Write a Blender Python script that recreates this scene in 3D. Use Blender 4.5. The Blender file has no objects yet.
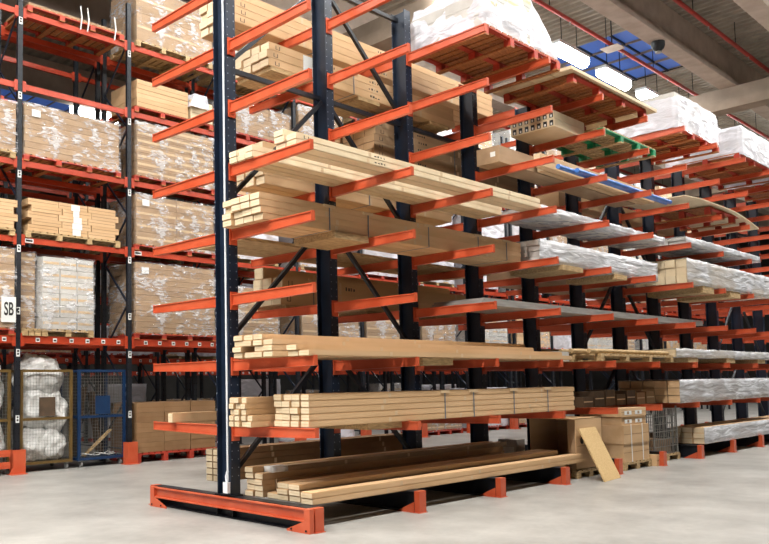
import bpy, bmesh, math, random
from mathutils import Vector, Matrix, Euler, noise
R = random.Random(7)
SC = bpy.context.scene
COL = SC.collection
ORD = ['bottom', 'second', 'third', 'fourth', 'fifth', 'sixth', 'seventh', 'eighth', 'ninth', 'tenth', 'eleventh', 'twelfth', 'thirteenth', 'fourteenth']
NTH = ['first', 'second', 'third', 'fourth', 'fifth', 'sixth', 'seventh', 'eighth', 'ninth', 'tenth', 'eleventh', 'twelfth', 'thirteenth', 'fourteenth', 'fifteenth', 'sixteenth']

# ------------------------------------------------------------------ materials
def srgb(h):
    c = [int(h[i:i + 2], 16) / 255 for i in (0, 2, 4)]
    return tuple(x / 12.92 if x <= .04045 else ((x + .055) / 1.055) ** 2.4 for x in c) + (1,)

def mat(name, c1, c2=None, rough=.6, metal=0., scale=6., stretch=(1, 1, 1), bump=0., rnd=0., spec=.5, lo=.35, hi=.65):
    m = bpy.data.materials.new(name); m.use_nodes = True
    N = m.node_tree.nodes; L = m.node_tree.links
    b = N['Principled BSDF']; b.inputs['Roughness'].default_value = rough
    b.inputs['Metallic'].default_value = metal; b.inputs['Specular IOR Level'].default_value = spec
    a = srgb(c1); z = srgb(c2 or c1)
    tc = N.new('ShaderNodeTexCoord'); mp = N.new('ShaderNodeMapping'); mp.inputs['Scale'].default_value = stretch
    L.new(tc.outputs['Object'], mp.inputs[0])
    n = N.new('ShaderNodeTexNoise'); n.inputs['Scale'].default_value = scale; n.inputs['Detail'].default_value = 5
    oi = N.new('ShaderNodeObjectInfo')
    ad = N.new('ShaderNodeVectorMath'); ad.operation = 'MULTIPLY_ADD'
    ad.inputs[1].default_value = (37, 37, 37)
    cb = N.new('ShaderNodeCombineXYZ')
    for k in range(3): L.new(oi.outputs['Random'], cb.inputs[k])
    L.new(cb.outputs[0], ad.inputs[0]); L.new(mp.outputs[0], ad.inputs[2])
    L.new(ad.outputs[0], n.inputs['Vector'])
    r = N.new('ShaderNodeValToRGB'); r.color_ramp.elements[0].position = lo; r.color_ramp.elements[1].position = hi
    r.color_ramp.elements[0].color = a; r.color_ramp.elements[1].color = z
    L.new(n.outputs['Fac'], r.inputs[0])
    out = r.outputs[0]
    if rnd:
        hs = N.new('ShaderNodeHueSaturation')
        mr = N.new('ShaderNodeMapRange'); mr.inputs[3].default_value = 1 - rnd; mr.inputs[4].default_value = 1 + rnd
        L.new(oi.outputs['Random'], mr.inputs[0]); L.new(mr.outputs[0], hs.inputs['Value']); L.new(out, hs.inputs['Color'])
        out = hs.outputs[0]
    L.new(out, b.inputs['Base Color'])
    if bump:
        bp = N.new('ShaderNodeBump'); bp.inputs['Strength'].default_value = bump; bp.inputs['Distance'].default_value = .02
        L.new(n.outputs['Fac'], bp.inputs['Height']); L.new(bp.outputs[0], b.inputs['Normal'])
    return m

def film(name, col, base, streak, scale, stretch, rough=.14, bump=1.):
    m = bpy.data.materials.new(name); m.use_nodes = True
    N = m.node_tree.nodes; L = m.node_tree.links
    b = N['Principled BSDF']; b.inputs['Base Color'].default_value = srgb(col); b.inputs['Roughness'].default_value = rough
    b.inputs['Specular IOR Level'].default_value = .9
    tr = N.new('ShaderNodeBsdfTransparent'); mx = N.new('ShaderNodeMixShader')
    tc = N.new('ShaderNodeTexCoord'); mp = N.new('ShaderNodeMapping'); mp.inputs['Scale'].default_value = stretch
    L.new(tc.outputs['Object'], mp.inputs[0])
    n = N.new('ShaderNodeTexNoise'); n.inputs['Scale'].default_value = scale; n.inputs['Detail'].default_value = 6; n.inputs['Distortion'].default_value = .8
    n2 = N.new('ShaderNodeTexNoise'); n2.inputs['Scale'].default_value = scale * .25; n2.inputs['Detail'].default_value = 2
    L.new(mp.outputs[0], n.inputs['Vector']); L.new(tc.outputs['Object'], n2.inputs['Vector'])
    mu = N.new('ShaderNodeMath'); mu.operation = 'MULTIPLY'; L.new(n.outputs['Fac'], mu.inputs[0]); L.new(n2.outputs['Fac'], mu.inputs[1])
    mr = N.new('ShaderNodeMapRange'); mr.inputs[1].default_value = .23; mr.inputs[2].default_value = .36
    mr.inputs[3].default_value = base; mr.inputs[4].default_value = streak
    L.new(mu.outputs[0], mr.inputs[0]); L.new(mr.outputs[0], mx.inputs[0])
    L.new(tr.outputs[0], mx.inputs[1]); L.new(b.outputs[0], mx.inputs[2])
    bp = N.new('ShaderNodeBump'); bp.inputs['Strength'].default_value = bump; bp.inputs['Distance'].default_value = .05
    L.new(n.outputs['Fac'], bp.inputs['Height']); L.new(bp.outputs[0], b.inputs['Normal'])
    L.new(mx.outputs[0], N['Material Output'].inputs['Surface'])
    return m

def emit(name, col, s):
    m = bpy.data.materials.new(name); m.use_nodes = True
    b = m.node_tree.nodes['Principled BSDF']; b.inputs['Base Color'].default_value = srgb(col)
    b.inputs['Emission Color'].default_value = srgb(col); b.inputs['Emission Strength'].default_value = s
    return m

M = dict(
    steel=mat('navy_steel', '111a29', '1a273a', .38, .0, 3, rnd=.0),
    dsteel=mat('dark_steel', '0d1017', '161b24', .45, 0, 3),
    hole=mat('hole_grey', '8f98a5', rough=.5), slot=mat('slot_dark', '05070a', rough=.8),
    orange=mat('orange_paint', 'c35130', 'cc5f3e', .3, 0, 4, spec=.45),
    beam=mat('beam_orange', 'ad3a20', 'bb462a', .36, 0, 3, spec=.45),
    red=mat('pallet_red', 'a93220', 'b83f29', .6, 0, 8, rnd=.12),
    redunder=mat('pallet_red_worn', '95582f', 'b87440', .7, 0, 7, (1, 6, 1), rnd=.1),
    wood=mat('pallet_wood', 'a2855c', 'c9aa7c', .75, 0, 9, (1, 5, 5), .15, rnd=.12),
    green=mat('pallet_green', '0f7a4c', '16935c', .55, 0, 6),
    kraft=mat('kraft_card', 'c8a276', 'd5b086', .72, 0, 2.5, (.3, 2, 2), rnd=.06),
    kraftd=mat('kraft_brown', '9d8062', 'ad8f6e', .75, 0, 2.5, (.4, 2, 2), rnd=.1),
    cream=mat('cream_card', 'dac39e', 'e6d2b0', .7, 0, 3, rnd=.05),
    greycard=mat('grey_card', 'b9b4ad', 'c8c4bd', .7, 0, 3, rnd=.05),
    seam=mat('seam_shadow_gap', '8a6540', rough=.9), ink=mat('printed_ink', '2c2a2a', rough=.8),
    tape=mat('paper_tape', 'cdb08a', rough=.5), white=mat('white_plastic', 'e9e9e6', rough=.4),
    paper=mat('white_paper', 'e6e6e2', rough=.7), strap=mat('grey_strap', '68727c', rough=.4),
    pvc=mat('white_conduit', 'e8ebee', rough=.3),
    film=film('stretch_film', 'efeef0', .03, .55, 13, (.5, .5, 1.5)),  # opaque white streaks painted in as highlights and sparkles on the film
    filmw=film('milky_film', 'eceaf2', .6, .97, 4, (.6, .6, 1.4), .28, 1.),
    filmg=film('crinkled_film', 'eeeff4', .5, .98, 5, (.35, 2.2, 2.2), .25, 1.),
    bag=film('bag_film', 'fbfaf6', .85, 1., 6, (1, 1, 1), .3, 1.),
    brown=mat('brown_card', '8a6744', '987450', .75, 0, 2.5, rnd=.05),
    sheet=mat('grey_sheet', '8e8a85', 'a09c97', .5, 0, 3),
    board=mat('chipboard', 'c4a06a', 'd8b883', .75, 0, 60, rnd=.03),
    blue=mat('blue_paint', '0f2d50', '14365c', .45), brass=mat('mustard_paint', '5e4822', '6b5329', .45),
    wire=mat('zinc_wire', 'a7a6a0', '8b8a85', .35, .6), rubber=mat('grey_rubber', '8e8e8c', rough=.6), zinc=mat('zinc', 'b5b5b0', rough=.35, metal=.7),
    tube=mat('blue_tube', '3166b5', '4f86cf', .35), darkbox=mat('dark_card', '4a3a2b', '5b4733', .8),
    concrete=mat('ceiling_concrete', 'b9a492', 'cbb7a5', .85, 0, 2, bump=.05),
    girder=mat('girder_concrete', '94816f', 'a8937f', .85, 0, 1.5),
    deck=mat('metal_deck', '988d7e', 'b0a392', .5, .2, 2),
    pipe=mat('sprinkler_red', 'a02a20', 'b23528', .45), wall=mat('wall_paint', '3b3835', '45413d', .85, 0, 1),
    lamp=emit('lamp_diffuser', 'f2fbff', 22), skyl=emit('skylight_blue', '4668b4', .36), black=mat('black_plastic', '101012', rough=.5),
)

def floor_mat():
    m = bpy.data.materials.new('polished_concrete'); m.use_nodes = True
    N = m.node_tree.nodes; L = m.node_tree.links; b = N['Principled BSDF']
    tc = N.new('ShaderNodeTexCoord')
    n = N.new('ShaderNodeTexNoise'); n.inputs['Scale'].default_value = .9; n.inputs['Detail'].default_value = 9; n.inputs['Roughness'].default_value = .65
    n2 = N.new('ShaderNodeTexNoise'); n2.inputs['Scale'].default_value = 14; n2.inputs['Detail'].default_value = 6
    L.new(tc.outputs['Object'], n.inputs['Vector']); L.new(tc.outputs['Object'], n2.inputs['Vector'])
    r = N.new('ShaderNodeValToRGB'); r.color_ramp.elements[0].position = .34; r.color_ramp.elements[1].position = .66
    r.color_ramp.elements[0].color = srgb('8e8b86'); r.color_ramp.elements[1].color = srgb('aeaba5')
    L.new(n.outputs['Fac'], r.inputs[0])
    mx = N.new('ShaderNodeMixRGB'); mx.blend_type = 'OVERLAY'; mx.inputs[0].default_value = .25
    L.new(r.outputs[0], mx.inputs[1]); L.new(n2.outputs['Fac'], mx.inputs[2]); L.new(mx.outputs[0], b.inputs['Base Color'])
    mr = N.new('ShaderNodeMapRange'); mr.inputs[3].default_value = .28; mr.inputs[4].default_value = .5
    L.new(n2.outputs['Fac'], mr.inputs[0]); L.new(mr.outputs[0], b.inputs['Roughness'])
    return m
M['floor'] = floor_mat()

# ------------------------------------------------------------------ mesh builder
class MB:
    def __init__(s): s.v = []; s.f = []; s.m = []; s.mats = []; s.sm = []
    def mi(s, k):
        if k not in s.mats: s.mats.append(k)
        return s.mats.index(k)
    def add(s, vs, fs, k, smooth=False):
        o = len(s.v); s.v += [tuple(p) for p in vs]; i = s.mi(k)
        for f in fs: s.f.append([o + a for a in f]); s.m.append(i); s.sm.append(smooth)
    def box(s, x0, x1, y0, y1, z0, z1, k, faces='xXyYzZ'):
        vs = [(x0, y0, z0), (x1, y0, z0), (x1, y1, z0), (x0, y1, z0), (x0, y0, z1), (x1, y0, z1), (x1, y1, z1), (x0, y1, z1)]
        F = dict(z=(0, 3, 2, 1), Z=(4, 5, 6, 7), y=(0, 1, 5, 4), X=(1, 2, 6, 5), Y=(2, 3, 7, 6), x=(3, 0, 4, 7))
        s.add(vs, [F[c] for c in faces], k)
    def hexa(s, p, k):
        s.add(p, [(0, 3, 2, 1), (4, 5, 6, 7), (0, 1, 5, 4), (1, 2, 6, 5), (2, 3, 7, 6), (3, 0, 4, 7)], k)
    def bar(s, a, b, w, h, k, upv=(0, 0, 1)):
        a = Vector(a); b = Vector(b); d = (b - a).normalized(); u = Vector(upv)
        if abs(d.dot(u)) > .98: u = Vector((1, 0, 0))
        t = d.cross(u).normalized() * w / 2; u = t.cross(d).normalized() * h / 2
        s.hexa([a - t - u, b - t - u, b + t - u, a + t - u, a - t + u, b - t + u, b + t + u, a + t + u], k)
    def tube(s, pts, r, k, n=8, cap=True, smooth=True):
        rings = []; pts = [Vector(p) for p in pts]; vs = []; fs = []
        for i, p in enumerate(pts):
            d = (pts[min(i + 1, len(pts) - 1)] - pts[max(i - 1, 0)]).normalized()
            u = Vector((0, 0, 1)) if abs(d.z) < .95 else Vector((1, 0, 0))
            t = d.cross(u).normalized(); u = t.cross(d)
            rr = r[i] if isinstance(r, (list, tuple)) else r
            vs += [p + (t * math.cos(2 * math.pi * j / n) + u * math.sin(2 * math.pi * j / n)) * rr for j in range(n)]
        for i in range(len(pts) - 1):
            for j in range(n):
                j2 = (j + 1) % n; fs.append((i * n + j, i * n + j2, (i + 1) * n + j2, (i + 1) * n + j))
        s.add(vs, fs, k, smooth)
        if cap:
            s.add(vs[:n], [tuple(range(n))], k); s.add(vs[-n:], [tuple(reversed(range(n)))], k)
    def build(s, name, parent=None, origin=(0, 0, 0), loc=None):
        me = bpy.data.meshes.new(name); o = Vector(origin)
        me.from_pydata([Vector(p) - o for p in s.v], [], s.f)
        for k in s.mats: me.materials.append(M[k])
        me.polygons.foreach_set('material_index', s.m); me.polygons.foreach_set('use_smooth', s.sm); me.update()
        ob = bpy.data.objects.new(name, me); COL.objects.link(ob)
        ob.location = o if loc is None else loc
        if parent: ob.parent = parent
        return ob

def tag(o, label, cat, group=None):
    o['label'] = label; o['category'] = cat
    if group: o['group'] = group
    return o
def thing(name, label, cat, loc=(0, 0, 0), group=None, rz=0):
    o = bpy.data.objects.new(name, None); COL.objects.link(o); o.location = loc; o.rotation_euler.z = rz; o.empty_display_size = .2
    return tag(o, label, cat, group)
KIDS = {}
def copy_tree(o, label, loc, group=None, rz=None):
    def cp(a, par):
        c = a.copy(); COL.objects.link(c)
        if par: c.parent = par
        for ch in list(a.children): cp(ch, c)
        return c
    c = cp(o, None); c.location = loc; c['label'] = label
    if group: c['group'] = group
    if rz is not None: c.rotation_euler.z = rz
    return c
def struct(mb, name):
    o = mb.build(name); o['kind'] = 'structure'; return o

# ------------------------------------------------------------------ setting
b = MB(); b.box(-16, 62, -16, 36, -.2, 0, 'floor'); struct(b, 'floor')
b = MB(); b.box(-16, 62, 36, 36.3, 0, 14, 'wall'); struct(b, 'wall_back')
b = MB(); b.box(62, 62.3, -16, 36, 0, 14, 'wall'); struct(b, 'wall_right')
# corrugated deck, ribs along Y
b = MB(); x = -16.; DZ = 13.3; prof = []
while x < 62:
    prof += [(x, DZ), (x + .12, DZ), (x + .17, DZ + .09), (x + .27, DZ + .09)]; x += .32
vs = []; fs = []
SKX0, SKX1, SKY0, SKY1 = 20.3, 25.2, 3.0, 6.6
def deck_strip(y0, y1, xa, xb):
    pr = [p for p in prof if xa <= p[0] <= xb]; vs = []; fs = []
    for px, pz in pr: vs += [(px, y0, pz), (px, y1, pz)]
    for i in range(len(pr) - 1): fs.append((2 * i, 2 * i + 1, 2 * i + 3, 2 * i + 2))
    b.add(vs, fs, 'deck')
deck_strip(-16, SKY0, -17, 63); deck_strip(SKY1, 36, -17, 63); deck_strip(SKY0, SKY1, -17, SKX0 + .1); deck_strip(SKY0, SKY1, SKX1 - .1, 63)
b.box(-16, 62, -16, 36, DZ + .3, DZ + .4, 'deck')
struct(b, 'ceiling')
# long concrete purlin beams and cross girders
tn = 0
for k, yc in enumerate((-9.8, -5.2, -.75, 2.05, 8.5, 12.5, 18.5, 24.5)):
    b = MB(); b.box(-16, 62, yc - .27, yc + .27, 12.0, 12.2, 'concrete'); b.box(-16, 62, yc - .12, yc + .12, 12.22, DZ, 'concrete')
    tn += 1; struct(b, 'trim_%d' % tn)
for xg in (-3, 11.2, 25.1, 39, 53):
    b = MB(); b.box(xg - .35, xg + .35, -16, 36, 11.2, 11.55, 'girder'); b.box(xg - .2, xg + .2, -16, 36, 11.55, 12.0, 'girder')
    tn += 1; struct(b, 'trim_%d' % tn)
b = MB(); b.box(SKX0, SKX1, SKY0, SKY1, DZ + .12, DZ + .16, 'skyl'); o = struct(b, 'window_1')
b = MB()
for k in range(1, 3): b.box(SKX0, SKX1, SKY0 + k * 1.2 - .02, SKY0 + k * 1.2 + .02, DZ + .02, DZ + .1, 'black')
for k in range(1, 4): b.box(SKX0 + k * 1.22 - .015, SKX0 + k * 1.22 + .015, SKY0, SKY1, DZ + .02, DZ + .1, 'girder')
b.box(SKX0 - .08, SKX1 + .08, SKY0 - .03, SKY0, DZ + .05, DZ + .12, 'black'); b.box(SKX0 - .08, SKX1 + .08, SKY1, SKY1 + .03, DZ + .05, DZ + .12, 'girder')
b.box(SKX0 - .03, SKX0, SKY0, SKY1, DZ + .05, DZ + .12, 'black'); b.box(SKX1, SKX1 + .03, SKY0, SKY1, DZ + .05, DZ + .12, 'black')
b.build('window_frame', o)
for n_, (xa, xb, ya, yb) in ((2, (13.6, 18.6, 9.0, 11.6)), (3, (3.5, 10.6, 21.6, 24.0))):
    b = MB(); b.box(xa, xb, ya, yb, DZ - .03, DZ - .005, 'skyl'); o = struct(b, 'window_%d' % n_)
    b = MB()
    for k in range(9): xx = xa + (xb - xa) * k / 8; b.box(xx - .03, xx + .03, ya, yb, DZ - .06, DZ - .03, 'girder')
    for yy in (ya, (ya + yb) / 2, yb): b.box(xa, xb, yy - .03, yy + .03, DZ - .06, DZ - .03, 'girder')
    b.build('window_frame', o)
# sprinkler pipes
for i, (yp, wh) in enumerate([(.95, 'between the two nearest concrete beams'), (3.62, 'crossing the blue skylight'), (10.6, 'beyond the blue skylight'), (-6.5, 'over the front aisle')]):
    t = thing('sprinkler_pipe', 'red sprinkler pipe under the metal ceiling, ' + wh, 'pipe', (0, yp, 12.5), 'red sprinkler pipes')
    b = MB(); b.tube([(-15, 0, 0), (61, 0, 0)], .065, 'pipe', 10); b.build('pipe_run', t)
    for k in range(18):
        xx = -10 + k * 3.6
        b = MB(); b.bar((xx, 0, .06), (xx, 0, .8), .02, .02, 'black'); b.build('hanger', t)
        b = MB(); b.tube([(xx + 1.2, 0, -.05), (xx + 1.2, 0, -.16)], [.03, .015], 'zinc', 6); b.build('sprinkler_head', t)
t = thing('ceiling_speaker', 'round black dome fixture hanging under the concrete ceiling beam', 'fixture', (18.9, 2.05, 11.99))
b = MB(); b.tube([(0, 0, 0), (0, 0, -.12), (0, 0, -.22), (0, 0, -.3)], [.2, .2, .16, .07], 'black', 20); b.build('housing', t)
b = MB(); b.tube([(0, 0, -.3), (0, 0, -.34)], .1, 'zinc', 12); b.build('lens', t)
t = tag(MB(), 'x', 'x') if False else None
b = MB(); b.box(18.9, 19.45, 3.3, 3.9, 12.36, 12.38, 'concrete'); b.bar((19.15, 3.6, 12.38), (19.15, 3.6, DZ), .03, .03, 'black')
tag(b.build('ceiling_plate', origin=(19.15, 3.6, 12.36)), 'pale square plate fixed below the red pipe at the blue skylight', 'plate')

# lamps
def lamp_proto():
    t = thing('ceiling_lamp', 'x', 'lamp', (0, 0, 0))
    b = MB(); b.box(-.98, .98, -.2, .2, .06, .16, 'white'); b.build('housing', t)
    b = MB(); b.tube([(-.95, 0, -.05), (.95, 0, -.05)], .19, 'lamp', 12); b.build('diffuser', t)
    b = MB(); b.bar((-.5, 0, .12), (-.5, 0, 1.15), .02, .02, 'black'); b.build('hanger', t)
    b = MB(); b.bar((.5, 0, .12), (.5, 0, 1.15), .02, .02, 'black'); b.build('hanger', t)
    return t
lp = None
ld = bpy.data.lights.new('hall_light', 'AREA'); ld.shape = 'RECTANGLE'; ld.size = 1.4; ld.size_y = .5; ld.energy = 185; ld.color = (1, .975, .93)
ldk = ld.copy(); ldk.energy = 640; ldm = ld.copy(); ldm.energy = 440
def put_light(x, y, e=None, z=11.9):
    o = bpy.data.objects.new('hall_light', ld if e is None else e); COL.objects.link(o); o.location = (x, y, z - .22)
LX = [-13.6 + 3.1 * k for k in range(20)]
rows = [(4.3, LX, 'over the aisle behind the cantilever rack'), (-4.6, LX[:15], 'over the front aisle'), (.2, LX[:4], 'added unseen to light the carton ends'), (18.9, [8.9], 'far beyond the pallet racks'), (11.2, LX[9:16], 'over the aisle behind the pallet racks')]  # short row past the rack end is added out of view to brighten carton ends
for yy, xs, wh in rows:
    for k, xx in enumerate(xs):
        if yy == 4.3: xx += .25
        lab = 'bright tubular ceiling lamp, %s from the left, %s' % (NTH[k] if k < 16 else 'number %d' % (k + 1), wh)
        if lp is None: lp = lamp_proto(); lp.location = (xx, yy, 12.0); lp['label'] = lab; lp['group'] = 'ceiling lamps'
        else: copy_tree(lp, lab, (xx, yy, 12.0), 'ceiling lamps')
        put_light(xx, yy, (ldk if xx < 1 else ldm) if yy < 1 else None, z=12.0)

# ------------------------------------------------------------------ cantilever rack
LV = [.257, 1.112, 1.905, 2.711, 3.515, 4.323, 5.131, 5.932, 6.734]
P = 1.8; TIP = 1.558; NC = 12
rack = thing('cantilever_rack', 'long cantilever rack of dark blue columns with bright orange arms on both sides', 'rack', (0, 0, 0))
def column_mb(H=7.45):
    b = MB()
    b.box(-.1, .05, -.15, -.136, .258, H, 'steel'); b.box(-.1, .05, .096, .11, .258, H, 'steel'); b.box(-.031, -.019, -.136, .096, .258, H, 'steel')
    z = .5
    while z < H - .1:
        for xx in (-.075, .025): b.add([(xx - .006, -.1505, z - .006), (xx + .006, -.1505, z - .006), (xx + .006, -.1505, z + .006), (xx - .006, -.1505, z + .006)], [(0, 1, 2, 3)], 'hole')
        z += .1
    z = .5
    while z < H - .1:
        b.add([(-.1005, .099, z - .009), (-.1005, .099, z + .009), (-.1005, .108, z + .009), (-.1005, .108, z - .009)], [(0, 1, 2, 3)], 'hole'); z += .2
    b.box(-.11, .06, -.19, .15, .2575, .275, 'dsteel')
    return b
def arm_mb(s):                       # root at the column, s=-1 near, +1 far ; z 0 = top of arm
    b = MB(); y0 = .165 if s < 0 else .125; y1 = TIP; x0, x1 = -.06, .0
    def seg(xa, xb, a0, a1, c0, c1):  # box from root (z a0..a1) to tip (z c0..c1)
        p = [(xa, y0, a0), (xb, y0, a0), (xb, y1, c0), (xa, y1, c0), (xa, y0, a1), (xb, y0, a1), (xb, y1, c1), (xa, y1, c1)]
        p = [(q[0], s * q[1], q[2]) for q in p]
        if s < 0: p = [p[3], p[2], p[1], p[0], p[7], p[6], p[5], p[4]]
        b.hexa(p, 'orange')
    seg(x0, x1, -.012, 0, -.012, 0); seg(x0, x1, -.135, -.123, -.105, -.093); seg(x0 + .014, x1 - .014, -.123, -.012, -.093, -.012)
    ya, yb = sorted((s * (y0 - .014), s * y0)); b.box(-.08, .035, ya, yb, -.19, .03, 'orange')
    ya, yb = sorted((s * y1, s * (y1 + .006))); b.box(x0, x1, ya, yb, -.105, .008, 'orange')
    return b
def base_mb():
    b = MB()
    for ya, yb in ((-1.5, 1.5),):
        b.box(-.1, .05, ya, yb, .243, .257, 'dsteel'); b.box(-.1, .05, ya, yb, .0, .014, 'dsteel'); b.box(-.031, -.019, ya, yb, .014, .243, 'dsteel')
    for yy in (-.17, .13): b.box(-.09, .04, yy, yy + .012, .014, .243, 'dsteel')
    return b
def shoe_mb(s):
    b = MB(); ya, yb = sorted((s * 1.505, s * 1.583))
    b.box(-.1, .03, ya, yb, 0, .262, 'orange')
    pts = [(-.106, s * 1.505, .006), (-.106, s * 1.25, .006), (-.106, s * 1.505, .13)]
    q = [(p[0] - .01, p[1], p[2]) for p in pts]
    b.add(pts + q, [(0, 1, 2), (5, 4, 3), (0, 3, 4, 1), (1, 4, 5, 2), (2, 5, 3, 0)], 'orange')
    b.box(-.125, .04, min(s * 1.25, s * 1.6), max(s * 1.25, s * 1.6), 0, .006, 'orange')
    return b
col0 = column_mb().build('column', rack)
shared = {'arm-': arm_mb(-1).build('arm', col0), 'arm+': arm_mb(1).build('arm', col0), 'base': base_mb().build('base_beam', col0), 'shoe-': shoe_mb(-1).build('base_shoe', col0), 'shoe+': shoe_mb(1).build('base_shoe', col0)}
for k, o in shared.items():
    if k.startswith('arm'): o.location.z = LV[1]
cols = [col0]; far_rest = MB(); low_me = column_mb(6.72).build('column'); low_mesh = low_me.data; bpy.data.objects.remove(low_me)
for i in range(NC):
    if i:
        c = col0.copy(); COL.objects.link(c); c.parent = rack; c.location.x = i * P; cols.append(c)
        if i > 2: c.data = low_mesh
        for k in ('base', 'shoe-', 'shoe+'):
            d = shared[k].copy(); COL.objects.link(d); d.parent = c
    for l in range(1, 9):
        for s in '-+':
            if i == 0 and l == 1: continue
            if l == 8 and i in (4, 5) and s == '-': continue
            if s == '-' and i > 9: continue
            if s == '+' and i > 2: continue
            d = shared['arm' + s].copy(); COL.objects.link(d); d.parent = cols[i]; d.location = (0, 0, LV[l])
for i in (4, 5):
    d = shared['arm-'].copy(); COL.objects.link(d); d.parent = cols[i]; d.location = (0, 0, 6.55)
for i in range(NC):                    # the arms in the depth of the row that show least
    for l in range(1, 9):
        for s in (-1, 1):
            if (s < 0 and i > 9) or (s > 0 and i > 2):
                a = arm_mb(s); far_rest.add([(x + i * P, y, z + LV[l]) for x, y, z in a.v], a.f, 'orange')
o = far_rest.build('arm', rack); o['kind'] = 'stuff'; o['label'] = 'orange arms on the far side and the far end'
# guard channel along the end base
b = MB()
b.box(-.15, -.137, -1.5, 1.42, .125, .255, 'orange'); b.box(-.185, -.137, -1.5, 1.42, .243, .258, 'orange'); b.box(-.185, -.137, -1.5, 1.42, .12, .134, 'orange')
for s in (-1, 1):
    ye = 1.5 if s < 0 else 1.37
    ya, yb = sorted((s * ye, s * (ye + .085))); b.box(-.19, -.125, ya, yb, 0, .262, 'orange')
    q = [(-.188, s * ye, .0), (-.188, s * (ye - .28), .0), (-.188, s * (ye - .28), .02), (-.188, s * ye, .13)]
    q2 = [(-.176, p[1], p[2]) for p in q]
    b.add(q + q2, [(0, 1, 2, 3), (7, 6, 5, 4), (0, 4, 5, 1), (1, 5, 6, 2), (2, 6, 7, 3), (3, 7, 4, 0)], 'orange')
for yy in (-1.53, -1.3, 1.41, 1.2): b.tube([(-.192, yy, .03), (-.2, yy, .03)], .012, 'slot', 6)
o = b.build('guard_channel', rack); o['label'] = 'orange guard channel along the end base'
b = MB()
b.tube([(-.105, -.1, .44), (-.105, -.1, 7.4)], .013, 'pvc', 8)
o = b.build('conduit', rack); o['label'] = 'white conduit running up the end column'
b = MB(); b.box(-.15, -.105, -.145, -.06, .3, .43, 'pvc'); b.tube([(-.12, -.1, .43), (-.115, -.085, .5), (-.105, -.1, .56)], .018, 'pvc', 8); b.build('junction_box', o)
# bracing
NZ = [.45, 2.12, 3.88, 5.62, 7.3]
for i in range(NC - 1):
    xa, xb = i * P + .03, (i + 1) * P - .1
    hz = NZ[3:] if i < 2 else [NZ[1], NZ[3]] if i % 3 else [NZ[3]]
    for z in hz:
        b = MB(); b.bar((xa, -.01, z), (xb, -.01, z), .05, .06, 'dsteel'); b.build('tie_bar', rack)
    if i in (0, 5, 9):
        for k in range(4 if i < 2 else 3):
            b = MB(); b.bar((xa, -.05, NZ[k] + .08), (xb, -.05, NZ[k + 1] - .06), .05, .055, 'dsteel'); b.build('diagonal_brace', rack)
    if i in (1, 6, 10):
        for k in range(4 if i < 2 else 3):
            b = MB(); b.bar((xa, -.05, NZ[k + 1] - .06), (xb, -.05, NZ[k] + .08), .05, .055, 'dsteel'); b.build('diagonal_brace', rack)

# ------------------------------------------------------------------ long cartons on the cantilever
def carton_mb(x0, x1, y0, y1, z0, z1, k='kraft', ends=True, marks=0, flap=True):
    b = MB(); e = min(.009, (z1 - z0) * .13); g = .005
    b.box(x0, x1, y0 + g, y1 - g, z0 + e, z1 - e, k); b.box(x0 + e, x1 - e, y0 + e, y1 - e, z0, z1, k)
    zm = z0 + (z1 - z0) * .52
    if ends and flap:
        zm = z0 + (z1 - z0) * .52
        pass
    if ends:
        b.box(x0 - .001, x0, y0 + g, y1 - g, z0 + e, z1 - e, 'seam', 'x')
        q = .007
        b.box(x0 - .002, x0, y0 + q, y1 - q, z0 + q, z1 - q, {'kraftd': 'kraft', 'greycard': 'greycard'}.get(k, 'cream'), 'x')  # end face painted paler than the sides, imitating the light on it
        if flap: b.box(x0 - .003, x0, y0 + .02, y1 - .02, zm - .0015, zm + .0015, 'tape', 'x')
    if ends:   # tape bands round the carton
        for t in (.22, .5, .8):
            xx = x0 + (x1 - x0) * (t + R.uniform(-.03, .03))
            b.box(xx, xx + .05, y0 + g - .001, y0 + g, z0 + e, z1 - e, 'tape', 'yxX')
    for q in range(marks):
        xx = x0 + .12 + q * (x1 - x0) * .23; h = (z1 - z0); yq = y0 + g - .001; zc = (z0 + z1) / 2
        if q == 0:
            for a0, a1, c0, c1 in ((0, .012, -.22, .22), (.07, .082, -.22, .22), (0, .082, -.25, -.2)): b.box(xx + a0, xx + a1, yq, y0 + g, zc + c0 * h, zc + c1 * h, 'ink', 'y')
            for a0, a1, c0, c1 in ((.03, .042, -.2, .2), (.1, .112, -.2, .2), (.03, .112, -.22, -.17)): b.box(x0 - .001, x0, y0 + a0, y0 + a1, zc + c0 * h, zc + c1 * h, 'ink', 'x')
        else:
            for w in range(4): b.box(xx + w * .06, xx + w * .06 + R.uniform(.02, .045), yq, y0 + g, zc - .12 * h, zc + R.uniform(.02, .18) * h, 'ink', 'y')
    return b
def pile(x0, x1, ycs, w, h, zb, counts, where, group, k='kraft', jit=.02, cat='carton', marks=0, order=1, name='flat_carton', skip=()):
    """counts: cartons per layer, ycs: centre of the first carton (nearest the column) and the step"""
    for r, c in enumerate(counts):
        c0, n = (c if isinstance(c, tuple) else (0, c))
        for q in range(n):
            if (r, c0 + q) in skip: continue
            yc = ycs[0] + ycs[1] * (c0 + q)
            a = x0 + R.uniform(-jit, jit); z0 = zb + r * h
            mb = carton_mb(a, x1 + R.uniform(-jit, jit) * 2, yc - w / 2, yc + w / 2, z0, z0 + h, k, marks=marks)
            o = mb.build(name, origin=((a + x1) / 2, yc, z0))
            lab = 'kraft carton, %s layer, %s from columns, %s' % (ORD[r], NTH[c0 + q], where)
            tag(o, lab, cat, group)
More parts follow.
